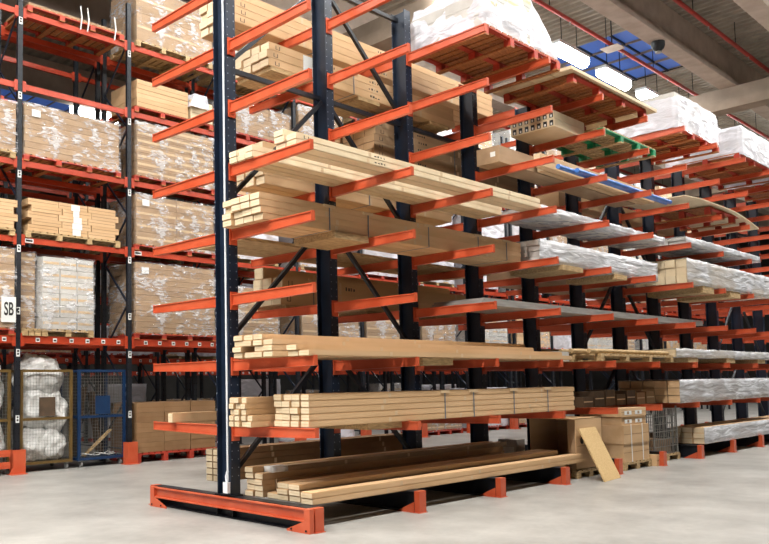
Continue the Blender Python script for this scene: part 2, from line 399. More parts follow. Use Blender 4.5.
def bundle(name, label, x0, x1, y0, y1, z0, ny, nz, h, k='kraft', straps=(), filmk=None, jit=.03, group='bundles of long cartons', top=None, marks=0):
    t = thing(name, label, 'bundle', ((x0 + x1) / 2, (y0 + y1) / 2, z0), group); O = Vector(t.location)
    w = (y1 - y0) / ny
    for r in range(nz):
        for q in range(ny):
            if top is not None and r == nz - 1 and q not in top: continue
            mb = carton_mb(x0 + R.uniform(-jit, jit), x1 + R.uniform(-jit, jit), y0 + q * w, y0 + (q + 1) * w, z0 + r * h, z0 + (r + 1) * h, k, flap=filmk is None, marks=marks)
            o = mb.build('carton', t, O, loc=(0, 0, 0))
    for xs in straps:
        b = MB(); e = .003; H = nz * h
        xx = x0 + (x1 - x0) * xs
        b.box(xx, xx + .018, y0 - e, y0, z0, z0 + H, 'strap'); b.box(xx, xx + .018, y0 - e, y1, z0 + H, z0 + H + e, 'strap'); b.box(xx, xx + .018, y0 - e, y1, z0 - e, z0, 'strap')
        b.box(xx - .09, xx + .11, y0 - e * 1.6, y0 + .04, z0 + H - .035, z0 + H + e * .6, 'tape')
        b.build('strap', t, O, loc=(0, 0, 0))
    if filmk: wrap_mesh(x0 - .02, x1 + .02, y0 - .012, y1 + .012, z0 - .002, z0 + nz * h + .012, filmk, .012, t, O, closed=True, open_end=filmk == 'filmg')
    return t
def wrap_mesh(x0, x1, y0, y1, z0, z1, k, amp, parent, O, closed=False, taper=0., nmax=46, chamf=0., prof=None, open_end=False):
    nx = max(4, min(nmax, int((x1 - x0) / .12))); ny = max(4, min(16, int((y1 - y0) / .1))); nz = max(3, min(14, int((z1 - z0) / .08)))
    b = MB(); sd = R.uniform(0, 50)
    def P_(u, v, w):
        p = Vector((x0 + (x1 - x0) * u, y0 + (y1 - y0) * v, z0 + (z1 - z0) * w))
        if prof: p.z = z0 + (z1 - z0) * w * prof(u)
        if taper:
            cx, cy = (x0 + x1) / 2, (y0 + y1) / 2; s = 1 - taper * w * w
            p.x = cx + (p.x - cx) * s; p.y = cy + (p.y - cy) * s
        if chamf:
            dx = abs(u - .5) * 2; dy = abs(v - .5) * 2
            if w > 0: p.z -= chamf * w * (max(0, dx - .55) * 2.2) ** 1.5 + chamf * .4 * w * max(0, dy - .5)
        n3 = noise.noise_vector(p * 4.2 + Vector((sd, 0, 0))) * .6 + noise.noise_vector(p * 10 + Vector((0, sd, 0))) * .4
        return p + n3 * amp * 2.2
    vs = []; fs = []; idx = {}
    def vid(i, j, l):
        if (i, j, l) not in idx: idx[(i, j, l)] = len(vs); vs.append(P_(i / nx, j / ny, l / nz))
        return idx[(i, j, l)]
    for i in range(nx):
        for l in range(nz):
            fs.append((vid(i, 0, l), vid(i + 1, 0, l), vid(i + 1, 0, l + 1), vid(i, 0, l + 1)))
            fs.append((vid(i + 1, ny, l), vid(i, ny, l), vid(i, ny, l + 1), vid(i + 1, ny, l + 1)))
        for j in range(ny):
            fs.append((vid(i, j, nz), vid(i + 1, j, nz), vid(i + 1, j + 1, nz), vid(i, j + 1, nz)))
            if closed: fs.append((vid(i, j + 1, 0), vid(i + 1, j + 1, 0), vid(i + 1, j, 0), vid(i, j, 0)))
    for j in range(ny):
        for l in range(nz):
            if not open_end: fs.append((vid(0, j + 1, l), vid(0, j, l), vid(0, j, l + 1), vid(0, j + 1, l + 1)))
            fs.append((vid(nx, j, l), vid(nx, j + 1, l), vid(nx, j + 1, l + 1), vid(nx, j, l + 1)))
    b.add(vs, fs, k, True)
    return b.build('wrap_film', parent, O, loc=(0, 0, 0))
def timber(x0, x1, y0, y1, z0, z1, label, k='wood', cat='timber', name='timber_bearer'):
    b = MB(); b.box(x0, x1, y0, y1, z0, z1, k); return tag(b.build(name, origin=((x0 + x1) / 2, (y0 + y1) / 2, z0)), label, cat, 'wooden bearers')

E_ = .002
# near side, fifth arm level
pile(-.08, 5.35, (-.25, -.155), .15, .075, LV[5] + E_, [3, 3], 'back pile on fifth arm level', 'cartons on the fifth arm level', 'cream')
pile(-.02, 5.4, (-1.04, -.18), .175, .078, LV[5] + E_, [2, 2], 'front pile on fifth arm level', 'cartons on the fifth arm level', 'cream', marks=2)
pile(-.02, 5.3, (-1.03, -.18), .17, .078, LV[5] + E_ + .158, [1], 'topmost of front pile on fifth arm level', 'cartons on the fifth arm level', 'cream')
# fourth level bundle
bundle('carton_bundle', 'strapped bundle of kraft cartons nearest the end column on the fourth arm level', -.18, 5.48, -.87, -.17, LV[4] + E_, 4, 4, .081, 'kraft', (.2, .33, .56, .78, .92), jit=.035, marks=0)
timber(1.02, 1.66, -.9, -.15, LV[4] - .085, LV[4] - E_, 'wide wooden board strapped beneath the kraft bundle on the fourth arm level', 'wood')
bundle('wrapped_bundle', 'grey film wrapped carton bundle beside the kraft bundle on fourth arm level', 5.58, 10.1, -1.14, -.3, LV[4] + E_, 4, 4, .09, 'greycard', (.12, .4), 'filmg')
timber(6.2, 6.9, -1.2, -.2, LV[4] - .085, LV[4] - E_, 'wooden board beneath the grey wrapped bundle on the fourth arm level', 'wood')
timber(8.2, 8.6, -1.2, -.2, LV[4] - .085, LV[4] - E_, 'narrow wooden board under the far half of the grey wrapped bundle', 'wood')
bundle('wrapped_bundle', 'large white film wrapped bundle of rolls at the right on the fourth arm level', 10.75, 16.0, -1.46, -.42, LV[4] + E_, 5, 3, .165, 'cream', (.25, .6), 'filmg')
for xx, lb in ((11.6, 'left wooden bearer under the large white wrapped bundle on fourth arm level'), (13.2, 'right wooden bearer under the large white wrapped bundle on fourth arm level')):
    timber(xx, xx + .6, -1.46, -.3, LV[4] - .14, LV[4] - E_, lb, 'wood')
# second level
z = LV[2] + E_
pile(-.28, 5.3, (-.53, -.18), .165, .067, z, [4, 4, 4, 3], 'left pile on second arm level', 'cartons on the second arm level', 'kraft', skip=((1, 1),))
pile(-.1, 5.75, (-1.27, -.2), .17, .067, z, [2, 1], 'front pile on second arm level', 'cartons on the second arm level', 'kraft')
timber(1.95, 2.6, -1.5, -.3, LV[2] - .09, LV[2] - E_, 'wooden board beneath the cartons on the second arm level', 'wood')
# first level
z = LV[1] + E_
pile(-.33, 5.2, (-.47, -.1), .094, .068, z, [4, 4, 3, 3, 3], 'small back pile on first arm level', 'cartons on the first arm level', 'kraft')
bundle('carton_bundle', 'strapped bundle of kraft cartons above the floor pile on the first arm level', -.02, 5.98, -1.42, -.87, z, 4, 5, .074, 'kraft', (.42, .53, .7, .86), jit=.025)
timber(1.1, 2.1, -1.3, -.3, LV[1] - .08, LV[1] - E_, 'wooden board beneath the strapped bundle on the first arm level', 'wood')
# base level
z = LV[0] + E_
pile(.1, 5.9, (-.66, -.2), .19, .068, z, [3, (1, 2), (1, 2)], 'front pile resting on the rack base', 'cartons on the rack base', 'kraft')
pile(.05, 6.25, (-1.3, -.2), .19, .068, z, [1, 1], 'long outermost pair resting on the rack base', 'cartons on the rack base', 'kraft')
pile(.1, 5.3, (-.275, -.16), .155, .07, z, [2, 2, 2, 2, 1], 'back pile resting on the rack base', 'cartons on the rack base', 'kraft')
t = thing('wrapped_carton', 'kraft carton with a white wrapped end on top of the back pile', 'carton', (2.8, -.45, z + .28))
carton_mb(.28, 5.4, -.52, -.36, z + .281, z + .345, 'kraftd').build('carton', t, t.location, loc=(0, 0, 0))
wrap_mesh(.25, .5, -.525, -.355, z + .279, z + .35, 'bag', .004, t, Vector(t.location), True)
timber(.3, 5.2, -.535, -.515, z, z + .2, 'flat wooden board standing on edge between the floor level piles', 'kraftd', 'board', 'edge_board')
for k, (yy, lb) in enumerate(((-.75, 'left'), (-1.15, 'right'))):
    pass
timber(5.55, 5.75, -1.35, -.3, LV[0] - .1, LV[0] - E_, 'short wooden block under the far end of the long floor level cartons', 'wood', 'block', 'wooden_block')

# right half of the rack: wrapped goods
bundle('wrapped_bundle', 'white wrapped bundle of rolls at the right on the first arm level', 10.0, 16.2, -1.5, -.3, LV[1] + E_, 5, 3, .145, 'kraftd', (.3, .65), 'filmg')
bundle('wrapped_bundle', 'thin white wrapped bundle at the right on the second arm level', 9.9, 16.4, -1.5, -.35, LV[2] + .1, 5, 2, .075, 'cream', (), 'filmg')
for xx, lb in ((10.5, 'left'), (12.6, 'middle'), (14.6, 'right')):
    timber(xx, xx + .5, -1.5, -.35, LV[2] + E_, LV[2] + .097, '%s wooden bearer under the thin wrapped bundle on the second arm level' % lb)
bundle('wrapped_bundle', 'wrapped bundle with open kraft top lying at floor level on the right', 11.05, 17.4, -1.52, -.85, LV[0] + E_, 3, 3, .11, 'kraft', (.3, .7), None)
o = [c for c in COL.objects if c.get('label') == 'wrapped bundle with open kraft top lying at floor level on the right'][0]
wrap_mesh(11.03, 17.42, -1.54, -1.525, LV[0] + .01, LV[0] + .34, 'filmg', .006, o, Vector(o.location), True)
bundle('wrapped_bundle', 'thin grey wrapped panels in mid rack on the fifth arm level', 5.6, 10.5, -1.15, -.3, LV[5] + E_, 3, 2, .06, 'greycard', (), 'filmg')
bundle('wrapped_bundle', 'thin grey wrapped panels at the right on the fifth arm level', 10.75, 15.2, -1.48, -.45, LV[5] + E_, 3, 2, .065, 'greycard', (), 'filmg')
for k in range(3):
    b = MB(); b.box(3.75 + .05 * k, 12.2, -1.2, -.3, LV[3] + E_ + k * .035, LV[3] + .035 + k * .035, 'sheet')
    tag(b.build('grey_sheet', origin=(8, -.75, LV[3] + E_ + k * .035)), 'long grey panel, %s of the stack on the third arm level' % ('lowest', 'middle', 'topmost')[k], 'panel', 'grey panels')

# ------------------------------------------------------------------ pallets
def pallet(name, label, x0, x1, y0, y1, z, k='wood', h=.144, group='pallets', under=None, simple=False, skids='y'):
    """deck of slats on nine blocks; bottom runners along Y (skids='y') or X"""
    under = under or k
    t = thing(name, label, 'pallet', ((x0 + x1) / 2, (y0 + y1) / 2, z), group); O = Vector(t.location)
    b = MB(); n = max(5, int((x1 - x0) / .15)); w = (x1 - x0) / n
    for i in range(n):
        b.box(x0 + i * w + w * .15, x0 + (i + 1) * w - w * .15, y0, y1, z + h - .022, z + h, under)
    for f in (0, .5, 1):
        yy = y0 + .05 + (y1 - y0 - .1) * f; b.box(x0, x1, yy - .05, yy + .05, z + h - .044, z + h - .022, k)
    b.build('deck', t, O, loc=(0, 0, 0))
    nb = 3 if x1 - x0 < 1.7 else 4
    for i in range(nb):
        xx = x0 + .06 + (x1 - x0 - .12) * i / (nb - 1)
        b = MB(); b.box(xx - .055, xx + .055, y0, y1, z, z + .022, under); b.build('runner', t, O, loc=(0, 0, 0))
        bb = MB()
        for f in (0, .5, 1):
            yy = y0 + .06 + (y1 - y0 - .12) * f
            if not simple:
                b = MB(); b.box(xx - .055, xx + .055, yy - .06, yy + .06, z + .022, z + h - .044, k); b.build('block', t, O, loc=(0, 0, 0))
        if simple: bb.box(xx - .055, xx + .055, y0 + .01, y1 - .01, z + .022, z + h - .044, k); bb.build('stringer', t, O, loc=(0, 0, 0))
    return t
def load(name, label, x0, x1, y0, y1, z, nx, ny, nz, h, k='kraftd', filmk='film', amp=.012, cat='load', tapes=False, papers=0, group='wrapped pallet loads', **kw):
    """one wrapped load: every carton a part, the film another"""
    t = thing(name, label, cat, ((x0 + x1) / 2, (y0 + y1) / 2, z), group); O = Vector(t.location)
    wx = (x1 - x0) / nx; wy = (y1 - y0) / ny; hz = h / nz
    for c in range(nz):
        for i in range(nx):
            for j in range(ny):
                if 0 < i < nx - 1 and 0 < j < ny - 1 and c < nz - 1: continue
                if kw.get('prof') and (c + 1) / nz > min(kw['prof'](i / nx), kw['prof']((i + 1) / nx), kw['prof']((i + .5) / nx)) + .02: continue
                jx = R.uniform(-.008, .008); e = .004
                b = MB(); b.box(x0 + i * wx + e + jx, x0 + (i + 1) * wx - e + jx, y0 + j * wy + e, y0 + (j + 1) * wy - e, z + c * hz + .002, z + (c + 1) * hz - .003, k)
                if j == 0:
                    zz = z + (c + .5) * hz
                    if hz > .16: b.box(x0 + i * wx + .02, x0 + (i + 1) * wx - .02, y0 + e - .002, y0 + e, zz - .025, zz + .025, 'tape', 'y')
                b.build('carton', t, O, loc=(0, 0, 0))
    for q in range(papers):
        b = MB(); b.box(x0 + .14 + q * .7, x0 + .32 + q * .7, y0 - .02, y0 - .017, z + h - .24, z + h - .1, 'paper'); b.build('paper_label', t, O, loc=(0, 0, 0))
    if filmk: wrap_mesh(x0 - .02, x1 + .02, y0 - .022, y1 + .022, z - .05, z + h + .02, filmk, amp, t, O, **kw)
    return t
def carton_grid(x0, x1, y0, y1, z, nx, ny, nz, h, where, group, k='kraft', stagger=False):
    wx = (x1 - x0) / nx; wy = (y1 - y0) / ny; hz = h / nz
    for c in range(nz):
        off = (.12 * wx if c % 2 else 0) if stagger else 0
        for i in range(nx):
            for j in range(ny):
                xa = x0 + i * wx + off + R.uniform(0, .012); xb = xa + wx - .018; ya = y0 + j * wy + R.uniform(0, .01); yb = ya + wy - .012
                b = MB(); b.box(xa, xb, ya, yb, z + c * hz, z + (c + 1) * hz - .004, k)
                zz = z + (c + .5) * hz; b.box(xa + .02, xb - .02, ya - .001, ya, zz - .004, zz + .004, 'seam', 'y')
                lab = 'kraft box, %s layer, %s from the left%s, %s' % (ORD[c], NTH[i], '' if ny == 1 else ', %s row' % ('front' if j == 0 else 'rear' if j == ny - 1 else 'middle'), where)
                tag(b.build('carton', origin=((xa + xb) / 2, (ya + yb) / 2, z + c * hz)), lab, 'carton', group)

# top of the cantilever rack
L8 = LV[8] + .01; L7 = LV[7] + E_; L6 = LV[6] + E_
pallet('pallet', 'large red pallet under the bulky wrapped load on the top arms', 3.85, 6.1, -1.36, .05, L8, 'red', .17, under='redunder')
load('wrapped_load', 'bulky load in milky film on the large red pallet at the top of the rack', 3.9, 6.08, -1.3, .02, L8 + .175, 6, 2, 5, .85, 'greycard', 'filmw', .035, taper=.06, nmax=30, prof=lambda u: (.75 + .6 * u if u < .4 else .99 if u < .68 else .99 - (u - .68) * 2.0))
pallet('pallet', 'red pallet under flat boards right of the bulky wrapped load', 6.25, 9.1, -1.5, -.18, 6.552, 'red', .17, under='redunder')
for q in range(4):
    b = MB(); ya = -1.56 + q * .38; b.box(6.08, 9.45, ya, ya + .36, 6.725, 6.78, 'cream')
    tag(b.build('flat_board', origin=(7.8, ya + .18, 6.725)), 'flat pale board, %s from the front, on the red pallet at the rack top' % NTH[q], 'board', 'boards on the top red pallet')
pallet('pallet', 'red pallet under the white wrapped block at the rack top right of the boards', 11.2, 13.5, -1.3, .1, L8, 'red', .15, under='redunder')
load('wrapped_load', 'white film wrapped block on red pallet at the rack top right of the boards', 11.1, 13.48, -1.28, .12, L8 + .155, 3, 2, 4, .72, 'greycard', 'filmw', .022, chamf=.12, nmax=30)
pallet('pallet', 'red pallet beneath layered white sheets at the right end of the rack top', 14.4, 17.6, -1.42, .1, L8, 'red', .15, under='redunder')
load('wrapped_load', 'stack of layered white sheets in film at the right end of the rack top', 14.45, 17.8, -1.45, .25, L8 + .155, 1, 1, 9, .62, 'greycard', 'filmw', .01, nmax=30)
pallet('pallet', 'red pallet at the far right of the rack on the highest arms', 18.2, 20.4, -1.42, .1, L8, 'red', .15, under='redunder')
load('wrapped_load', 'white wrapped block at the far right of the rack on the highest arms', 18.2, 20.4, -1.4, .1, L8 + .155, 2, 2, 4, .7, 'greycard', 'filmw', .02, nmax=24)
# seventh level
pallet('pallet', 'green pallet on the seventh arm level below the flat boards', 7.5, 9.75, -1.38, -.2, L7, 'green', .16, under='wood')
for k in range(2):
    b = MB(); b.box(6.35, 7.42, -1.08, -.24, L7 + .14 * k, L7 + .135 + .14 * k, 'cream')
    for q in range(7):
        ya = -1.06 + q * .118
        b.box(6.348, 6.35, ya, ya + .07, L7 + .14 * k + .02, L7 + .14 * k + .115, 'ink', 'x')
        b.box(6.347, 6.348, ya + .02, ya + .05, L7 + .14 * k + .03, L7 + .14 * k + .07, 'paper', 'x')
    tag(b.build('profile_pack', origin=(6.9, -.66, L7 + .14 * k)), '%s white pack with dark hollow ends on the seventh arm level' % ('lower', 'upper')[k], 'pack', 'profile packs')
# sixth level
for r in range(2):
    for q in range(2):
        ya = -1.12 + q * .14; z = L6 + r * .11
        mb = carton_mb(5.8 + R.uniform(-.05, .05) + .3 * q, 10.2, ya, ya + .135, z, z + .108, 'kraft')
        tag(mb.build('long_carton', origin=(7.7, ya + .07, z)), 'long kraft carton, %s layer, %s from the front, on the sixth arm level' % (ORD[r], NTH[q]), 'carton', 'long cartons on the sixth arm level')
t = thing('long_carton', 'tall brown carton with a small white label on its end on sixth arm level', 'carton', (7.5, -.6, L6))
b = MB(); b.box(5.0, 10.0, -.82, -.4, L6, L6 + .27, 'kraftd'); b.box(5.0, 10, -.63, -.59, L6 + .27, L6 + .272, 'tape'); b.build('body', t, t.location, loc=(0, 0, 0))
b = MB(); b.box(4.995, 5.0, -.75, -.66, L6 + .1, L6 + .18, 'paper'); b.build('paper_label', t, t.location, loc=(0, 0, 0))
for k, yy in enumerate((-1.19, -1.27)):
    b = MB(); b.tube([(6.2 + .5 * k, yy, L6 + .045), (10.6, yy, L6 + .045)], .042, 'tube', 12); 
    tag(b.build('blue_tube', origin=(8.4, yy, L6)), '%s blue plastic tube beside the long cartons on the sixth arm level' % ('inner', 'outer')[k], 'tube', 'blue tubes')
pallet('pallet', 'red pallet under the sagging pale board on the sixth arm level', 12.4, 14.7, -1.4, -.2, L6, 'red', .2, under='redunder')
b = MB(); n = 14
top = [(10.75 + 4.5 * i / n, (.34 if i < 8 else .34 - .012 * (i - 8) ** 1.6) - (.0 if i > 2 else .02 * (3 - i))) for i in range(n + 1)]
for i in range(n):
    (xa, za), (xb, zb) = top[i], top[i + 1]
    za += L6 - .12; zb += L6 - .12
    b.hexa([(xa, -1.5, za), (xb, -1.5, zb), (xb, -.25, zb), (xa, -.25, za), (xa, -1.5, za + .02), (xb, -1.5, zb + .02), (xb, -.25, zb + .02), (xa, -.25, za + .02)], 'cream')
tag(b.build('pale_board', origin=(13, -.9, L6 + .2)), 'large pale board bending over the red pallet on the sixth arm level', 'board')
# second level right: wooden pallets with poles
pallet('pallet', 'long wooden pallet carrying poles on the second arm level', 6.9, 9.9, -1.45, -.45, LV[2] + E_, 'wood', .13)
for k in range(6):
    yy = -1.38 + k * .16; zz = LV[2] + .134 + .04
    b = MB(); b.tube([(6.4 + R.uniform(-.2, .4), yy, zz), (9.7 + R.uniform(-.3, .2), yy + .02, zz)], .036, 'wood', 8)
    tag(b.build('wooden_pole', origin=(8, yy, zz)), 'wooden pole lying on the long pallet, %s from the front' % NTH[k], 'pole', 'wooden poles')
for k in range(4):
    xa = 5.95 + (k % 2) * .28; ya = -1.1 + (k // 2) * .3
    b = MB(); b.box(xa, xa + .24, ya, ya + .24, LV[2] + E_, LV[2] + .16, 'greycard'); b.box(xa - .001, xa, ya + .05, ya + .19, LV[2] + .05, LV[2] + .12, 'ink', 'x')
    tag(b.build('small_carton', origin=(xa + .12, ya + .12, LV[2] + E_)), 'small grey carton, %s on second arm level, %s' % ('nearer the end column' if k % 2 == 0 else 'nearer the poles', 'front row' if k < 2 else 'rear row'), 'carton', 'small grey cartons')
# first level mid: small boxes
for k in range(7):
    xa = 6.9 + k * .42; hh = R.uniform(.16, .34)
    b = MB(); b.box(xa, xa + .36, -1.1, -.7, LV[1] + E_, LV[1] + hh, R.choice(['brown', 'darkbox', 'darkbox'])); b.box(xa + .02, xa + .34, -1.102, -1.1, LV[1] + hh * .5, LV[1] + hh * .5 + .02, 'tape', 'y')
    tag(b.build('small_carton', origin=(xa + .18, -.9, LV[1] + E_)), 'small brown carton, %s from the left in the row on the first arm level' % NTH[k], 'carton', 'small brown cartons')

# ------------------------------------------------------------------ far side of the cantilever
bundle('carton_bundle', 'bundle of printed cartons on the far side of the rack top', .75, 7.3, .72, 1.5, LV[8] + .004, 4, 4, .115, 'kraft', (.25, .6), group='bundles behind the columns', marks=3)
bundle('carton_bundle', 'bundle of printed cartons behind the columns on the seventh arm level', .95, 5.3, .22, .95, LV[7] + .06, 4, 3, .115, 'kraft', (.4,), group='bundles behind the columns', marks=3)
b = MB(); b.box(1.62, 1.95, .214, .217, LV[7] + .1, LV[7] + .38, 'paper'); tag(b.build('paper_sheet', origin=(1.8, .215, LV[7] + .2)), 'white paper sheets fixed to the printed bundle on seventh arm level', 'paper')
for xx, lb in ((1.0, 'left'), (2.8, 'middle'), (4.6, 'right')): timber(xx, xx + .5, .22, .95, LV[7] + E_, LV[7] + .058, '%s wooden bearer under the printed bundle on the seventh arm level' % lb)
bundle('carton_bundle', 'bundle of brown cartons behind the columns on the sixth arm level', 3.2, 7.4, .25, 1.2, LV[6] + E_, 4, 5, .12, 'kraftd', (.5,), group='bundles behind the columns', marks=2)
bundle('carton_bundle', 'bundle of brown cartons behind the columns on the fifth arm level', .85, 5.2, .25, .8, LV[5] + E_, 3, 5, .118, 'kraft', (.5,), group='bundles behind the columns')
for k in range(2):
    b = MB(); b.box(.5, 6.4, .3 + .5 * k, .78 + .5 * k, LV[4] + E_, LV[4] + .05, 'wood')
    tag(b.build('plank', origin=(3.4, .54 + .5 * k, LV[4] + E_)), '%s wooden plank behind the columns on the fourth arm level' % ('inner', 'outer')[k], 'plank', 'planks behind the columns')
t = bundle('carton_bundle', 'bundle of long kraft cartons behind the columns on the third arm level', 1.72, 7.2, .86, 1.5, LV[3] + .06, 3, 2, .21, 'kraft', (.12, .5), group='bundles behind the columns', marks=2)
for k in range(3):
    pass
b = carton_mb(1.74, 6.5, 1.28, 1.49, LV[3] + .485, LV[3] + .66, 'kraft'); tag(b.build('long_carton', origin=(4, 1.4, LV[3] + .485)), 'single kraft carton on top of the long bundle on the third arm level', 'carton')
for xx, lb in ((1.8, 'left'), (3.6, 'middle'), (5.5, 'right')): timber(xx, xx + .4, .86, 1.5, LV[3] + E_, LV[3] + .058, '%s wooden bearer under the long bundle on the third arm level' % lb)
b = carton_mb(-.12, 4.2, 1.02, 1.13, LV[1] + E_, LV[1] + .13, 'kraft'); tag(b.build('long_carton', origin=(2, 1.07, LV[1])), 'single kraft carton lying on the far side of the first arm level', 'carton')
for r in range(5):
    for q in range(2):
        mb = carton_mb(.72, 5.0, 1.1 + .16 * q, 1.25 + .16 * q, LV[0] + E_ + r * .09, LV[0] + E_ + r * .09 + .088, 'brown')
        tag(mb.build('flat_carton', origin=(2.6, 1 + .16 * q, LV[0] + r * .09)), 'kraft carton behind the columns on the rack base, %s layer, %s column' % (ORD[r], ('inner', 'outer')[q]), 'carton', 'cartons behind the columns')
b = MB()
b.box(8, 14, .3, 1.3, LV[2] + E_, LV[2] + .3, 'kraftd'); tag(b.build('flat_pack', origin=(11, .8, LV[2])), 'brown flat pack behind the columns on the second arm level', 'pack')
b = MB(); b.box(7.8, 13, .3, 1.3, LV[4] + E_, LV[4] + .3, 'kraftd'); tag(b.build('flat_pack', origin=(10, .8, LV[4])), 'brown flat pack behind the columns on the fourth arm level', 'pack')
b = MB(); b.box(9, 15, .3, 1.3, LV[6] + E_, LV[6] + .4, 'kraft'); tag(b.build('flat_pack', origin=(12, .8, LV[6])), 'brown flat pack behind the columns on the sixth arm level', 'pack')

# ------------------------------------------------------------------ floor goods between the bases
pallet('pallet', 'low wooden pallet under the big open carton', 6.12, 7.06, -1.35, -.48, 0.001, 'wood', .13)
t = thing('open_carton', 'big brown carton with open dark front beside the leaning board', 'carton', (6.4, -.85, .132)); O = t.location
b = MB(); x0, x1, y0, y1, z0, z1 = 6.16, 7.07, -1.32, -.5, .132, .96
b.box(x0, x1, y0, y0 + .012, z0, z1, 'kraft'); b.box(x0, x1, y1 - .012, y1, z0, z1, 'kraft'); b.box(x1 - .012, x1, y0, y1, z0, z1, 'kraft'); b.box(x0, x1, y0, y1, z0, z0 + .012, 'kraft'); b.box(x0, x1, y0, y1, z1 - .012, z1, 'kraft')
b.box(x0 + .02, x0 + .03, y0 + .01, y0 + .15, z0, z1, 'kraftd')
b.box(x0 + .05, x1 - .05, y0 - .001, y0, z0 + .38, z0 + .386, 'seam', 'y')
b.build('body', t, O, loc=(0, 0, 0))
b = MB(); b.hexa([(x0, y0, z1 - .012), (x0 - .16, y0 + .01, z1 + .0), (x0 - .16, y1 - .01, z1), (x0, y1, z1 - .012), (x0, y0, z1), (x0 - .16, y0 + .01, z1 + .012), (x0 - .16, y1 - .01, z1 + .012), (x0, y1, z1)], 'kraft'); b.build('flap', t, O, loc=(0, 0, 0))
b = MB(); b.tube([(6.36, y0 + .001, .6), (6.36, y0 - .003, .6)], .055, 'black', 16); b.build('hand_hole', t, O, loc=(0, 0, 0))
b = MB(); b.box(5.65, 5.9, -.55, -.2, .001, .62, 'greycard'); b.box(5.648, 5.65, -.5, -.25, .3, .5, 'paper', 'x'); tag(b.build('grey_carton', origin=(5.8, -.4, .001)), 'grey carton standing left of the big open carton', 'carton')
# leaning board
A = Vector((6.02, -1.85, .003)); B = Vector((6.7, -1.79, .003)); d = (B - A); up = Vector((.15, .47, .8)); nrm = d.cross(up).normalized() * .022
b = MB(); p = [A, B, B - nrm, A - nrm]; b.hexa([*p, *[q + up for q in p]], 'board')
tag(b.build('leaning_board', origin=A), 'chipboard panel leaning against the big open carton', 'board')
# boxes on pallet
pallet('pallet', 'wooden pallet under the stacked kraft boxes beside the leaning board', 7.66, 8.76, -1.42, -.55, .001, 'wood', .14)
def big_box(x0, x1, y0, y1, z0, z1, lab, k='kraft', win=False):
    b = MB(); b.box(x0, x1, y0, y1, z0, z1, k); b.box(x0, x1, y0 - .002, y0, (z0 + z1) / 2 + (.0), (z0 + z1) / 2 + .006, 'seam', 'y')
    if win:
        for q in range(2):
            xx = x0 + .12 + q * .42; b.box(xx, xx + .28, y0 - .003, y0, z0 + .03, z0 + .1, 'paper', 'y'); b.box(xx + .1, xx + .18, y0 - .004, y0 - .003, z0 + .04, z0 + .09, 'kraftd', 'y')
    return tag(b.build('carton', origin=((x0 + x1) / 2, (y0 + y1) / 2, z0)), lab, 'carton', 'stacked kraft boxes')
big_box(7.7, 8.72, -1.4, -.6, .143, .46, 'large kraft box, lowest on the pallet beside the leaning board')
big_box(7.68, 8.7, -1.42, -.6, .463, .78, 'large kraft box, second up on the pallet beside the leaning board')
big_box(7.7, 8.68, -1.38, -.62, .783, .93, 'flat kraft box, third up, with two white labels near its lower edge', win=True)
big_box(7.66, 8.66, -1.4, -.64, .933, 1.08, 'flat kraft box topmost on the pallet beside the leaning board', win=True)
for k, xx in enumerate((7.95, 8.4)):
    b = MB(); b.box(xx, xx + .02, -1.43, -1.425, .14, .8, 'paper'); tag(b.build('plastic_strap', origin=(xx, -1.43, .14)), '%s white strap down the front of the large kraft boxes' % ('left', 'right')[k], 'strap', 'white straps')
b = MB(); b.box(8.78, 8.98, -1.5, -1.3, .001, .2, 'kraft'); b.box(8.8, 8.96, -1.502, -1.5, .09, .1, 'seam', 'y'); tag(b.build('small_carton', origin=(8.9, -1.4, .001)), 'small kraft carton on the floor beside the stacked boxes', 'carton')
# wire container
pallet('pallet', 'wooden pallet under the wire mesh container', 9.35, 10.5, -1.25, -.35, .001, 'wood', .13)
t = thing('wire_container', 'zinc wire mesh container on a pallet right of the stacked kraft boxes', 'container', (9.9, -.8, .133)); O = t.location
x0, x1, y0, y1, z0, z1 = 9.38, 10.46, -1.22, -.38, .134, 1.0
def wire_panel(b, a, c, z0, z1, n, m, r=.004, k='wire'):
    a = Vector(a); c = Vector(c)
    for i in range(n + 1):
        p = a.lerp(c, i / n); b.bar((p.x, p.y, z0), (p.x, p.y, z1), 2 * r, 2 * r, k)
    for j in range(m + 1):
        zz = z0 + (z1 - z0) * j / m; b.bar((a.x, a.y, zz), (c.x, c.y, zz), 2 * r, 2 * r, k)
for a, c, n in (((x0, y0), (x1, y0), 13), ((x0, y1), (x1, y1), 13), ((x0, y0), (x0, y1), 10), ((x1, y0), (x1, y1), 10)):
    b = MB(); wire_panel(b, (*a, 0), (*c, 0), z0, z1, n, 6, .006); b.build('mesh_side', t, O, loc=(0, 0, 0))
b = MB()
for xx in (x0, x1):
    for yy in (y0, y1): b.tube([(xx, yy, z0), (xx, yy, z1 + .05)], .018, 'wire', 8)
b.box(x0, x1, y0, y1, z0 - .004, z0 + .006, 'wire'); b.build('frame', t, O, loc=(0, 0, 0))
for k in range(4):
    b = MB(); xa = x0 + .08 + (k % 2) * .48; ya = y0 + .08 + (k // 2) * .36; hh = (.3, .26, .42, .36)[k]
    b.box(xa, xa + .42, ya, ya + .32, z0 + .01, z0 + hh, 'kraftd'); tag(b.build('small_carton', origin=(xa + .2, ya + .16, z0)), 'brown carton inside the wire container, %s %s corner' % (('front', 'rear')[k // 2], ('left', 'right')[k % 2]), 'carton', 'cartons in the wire container')

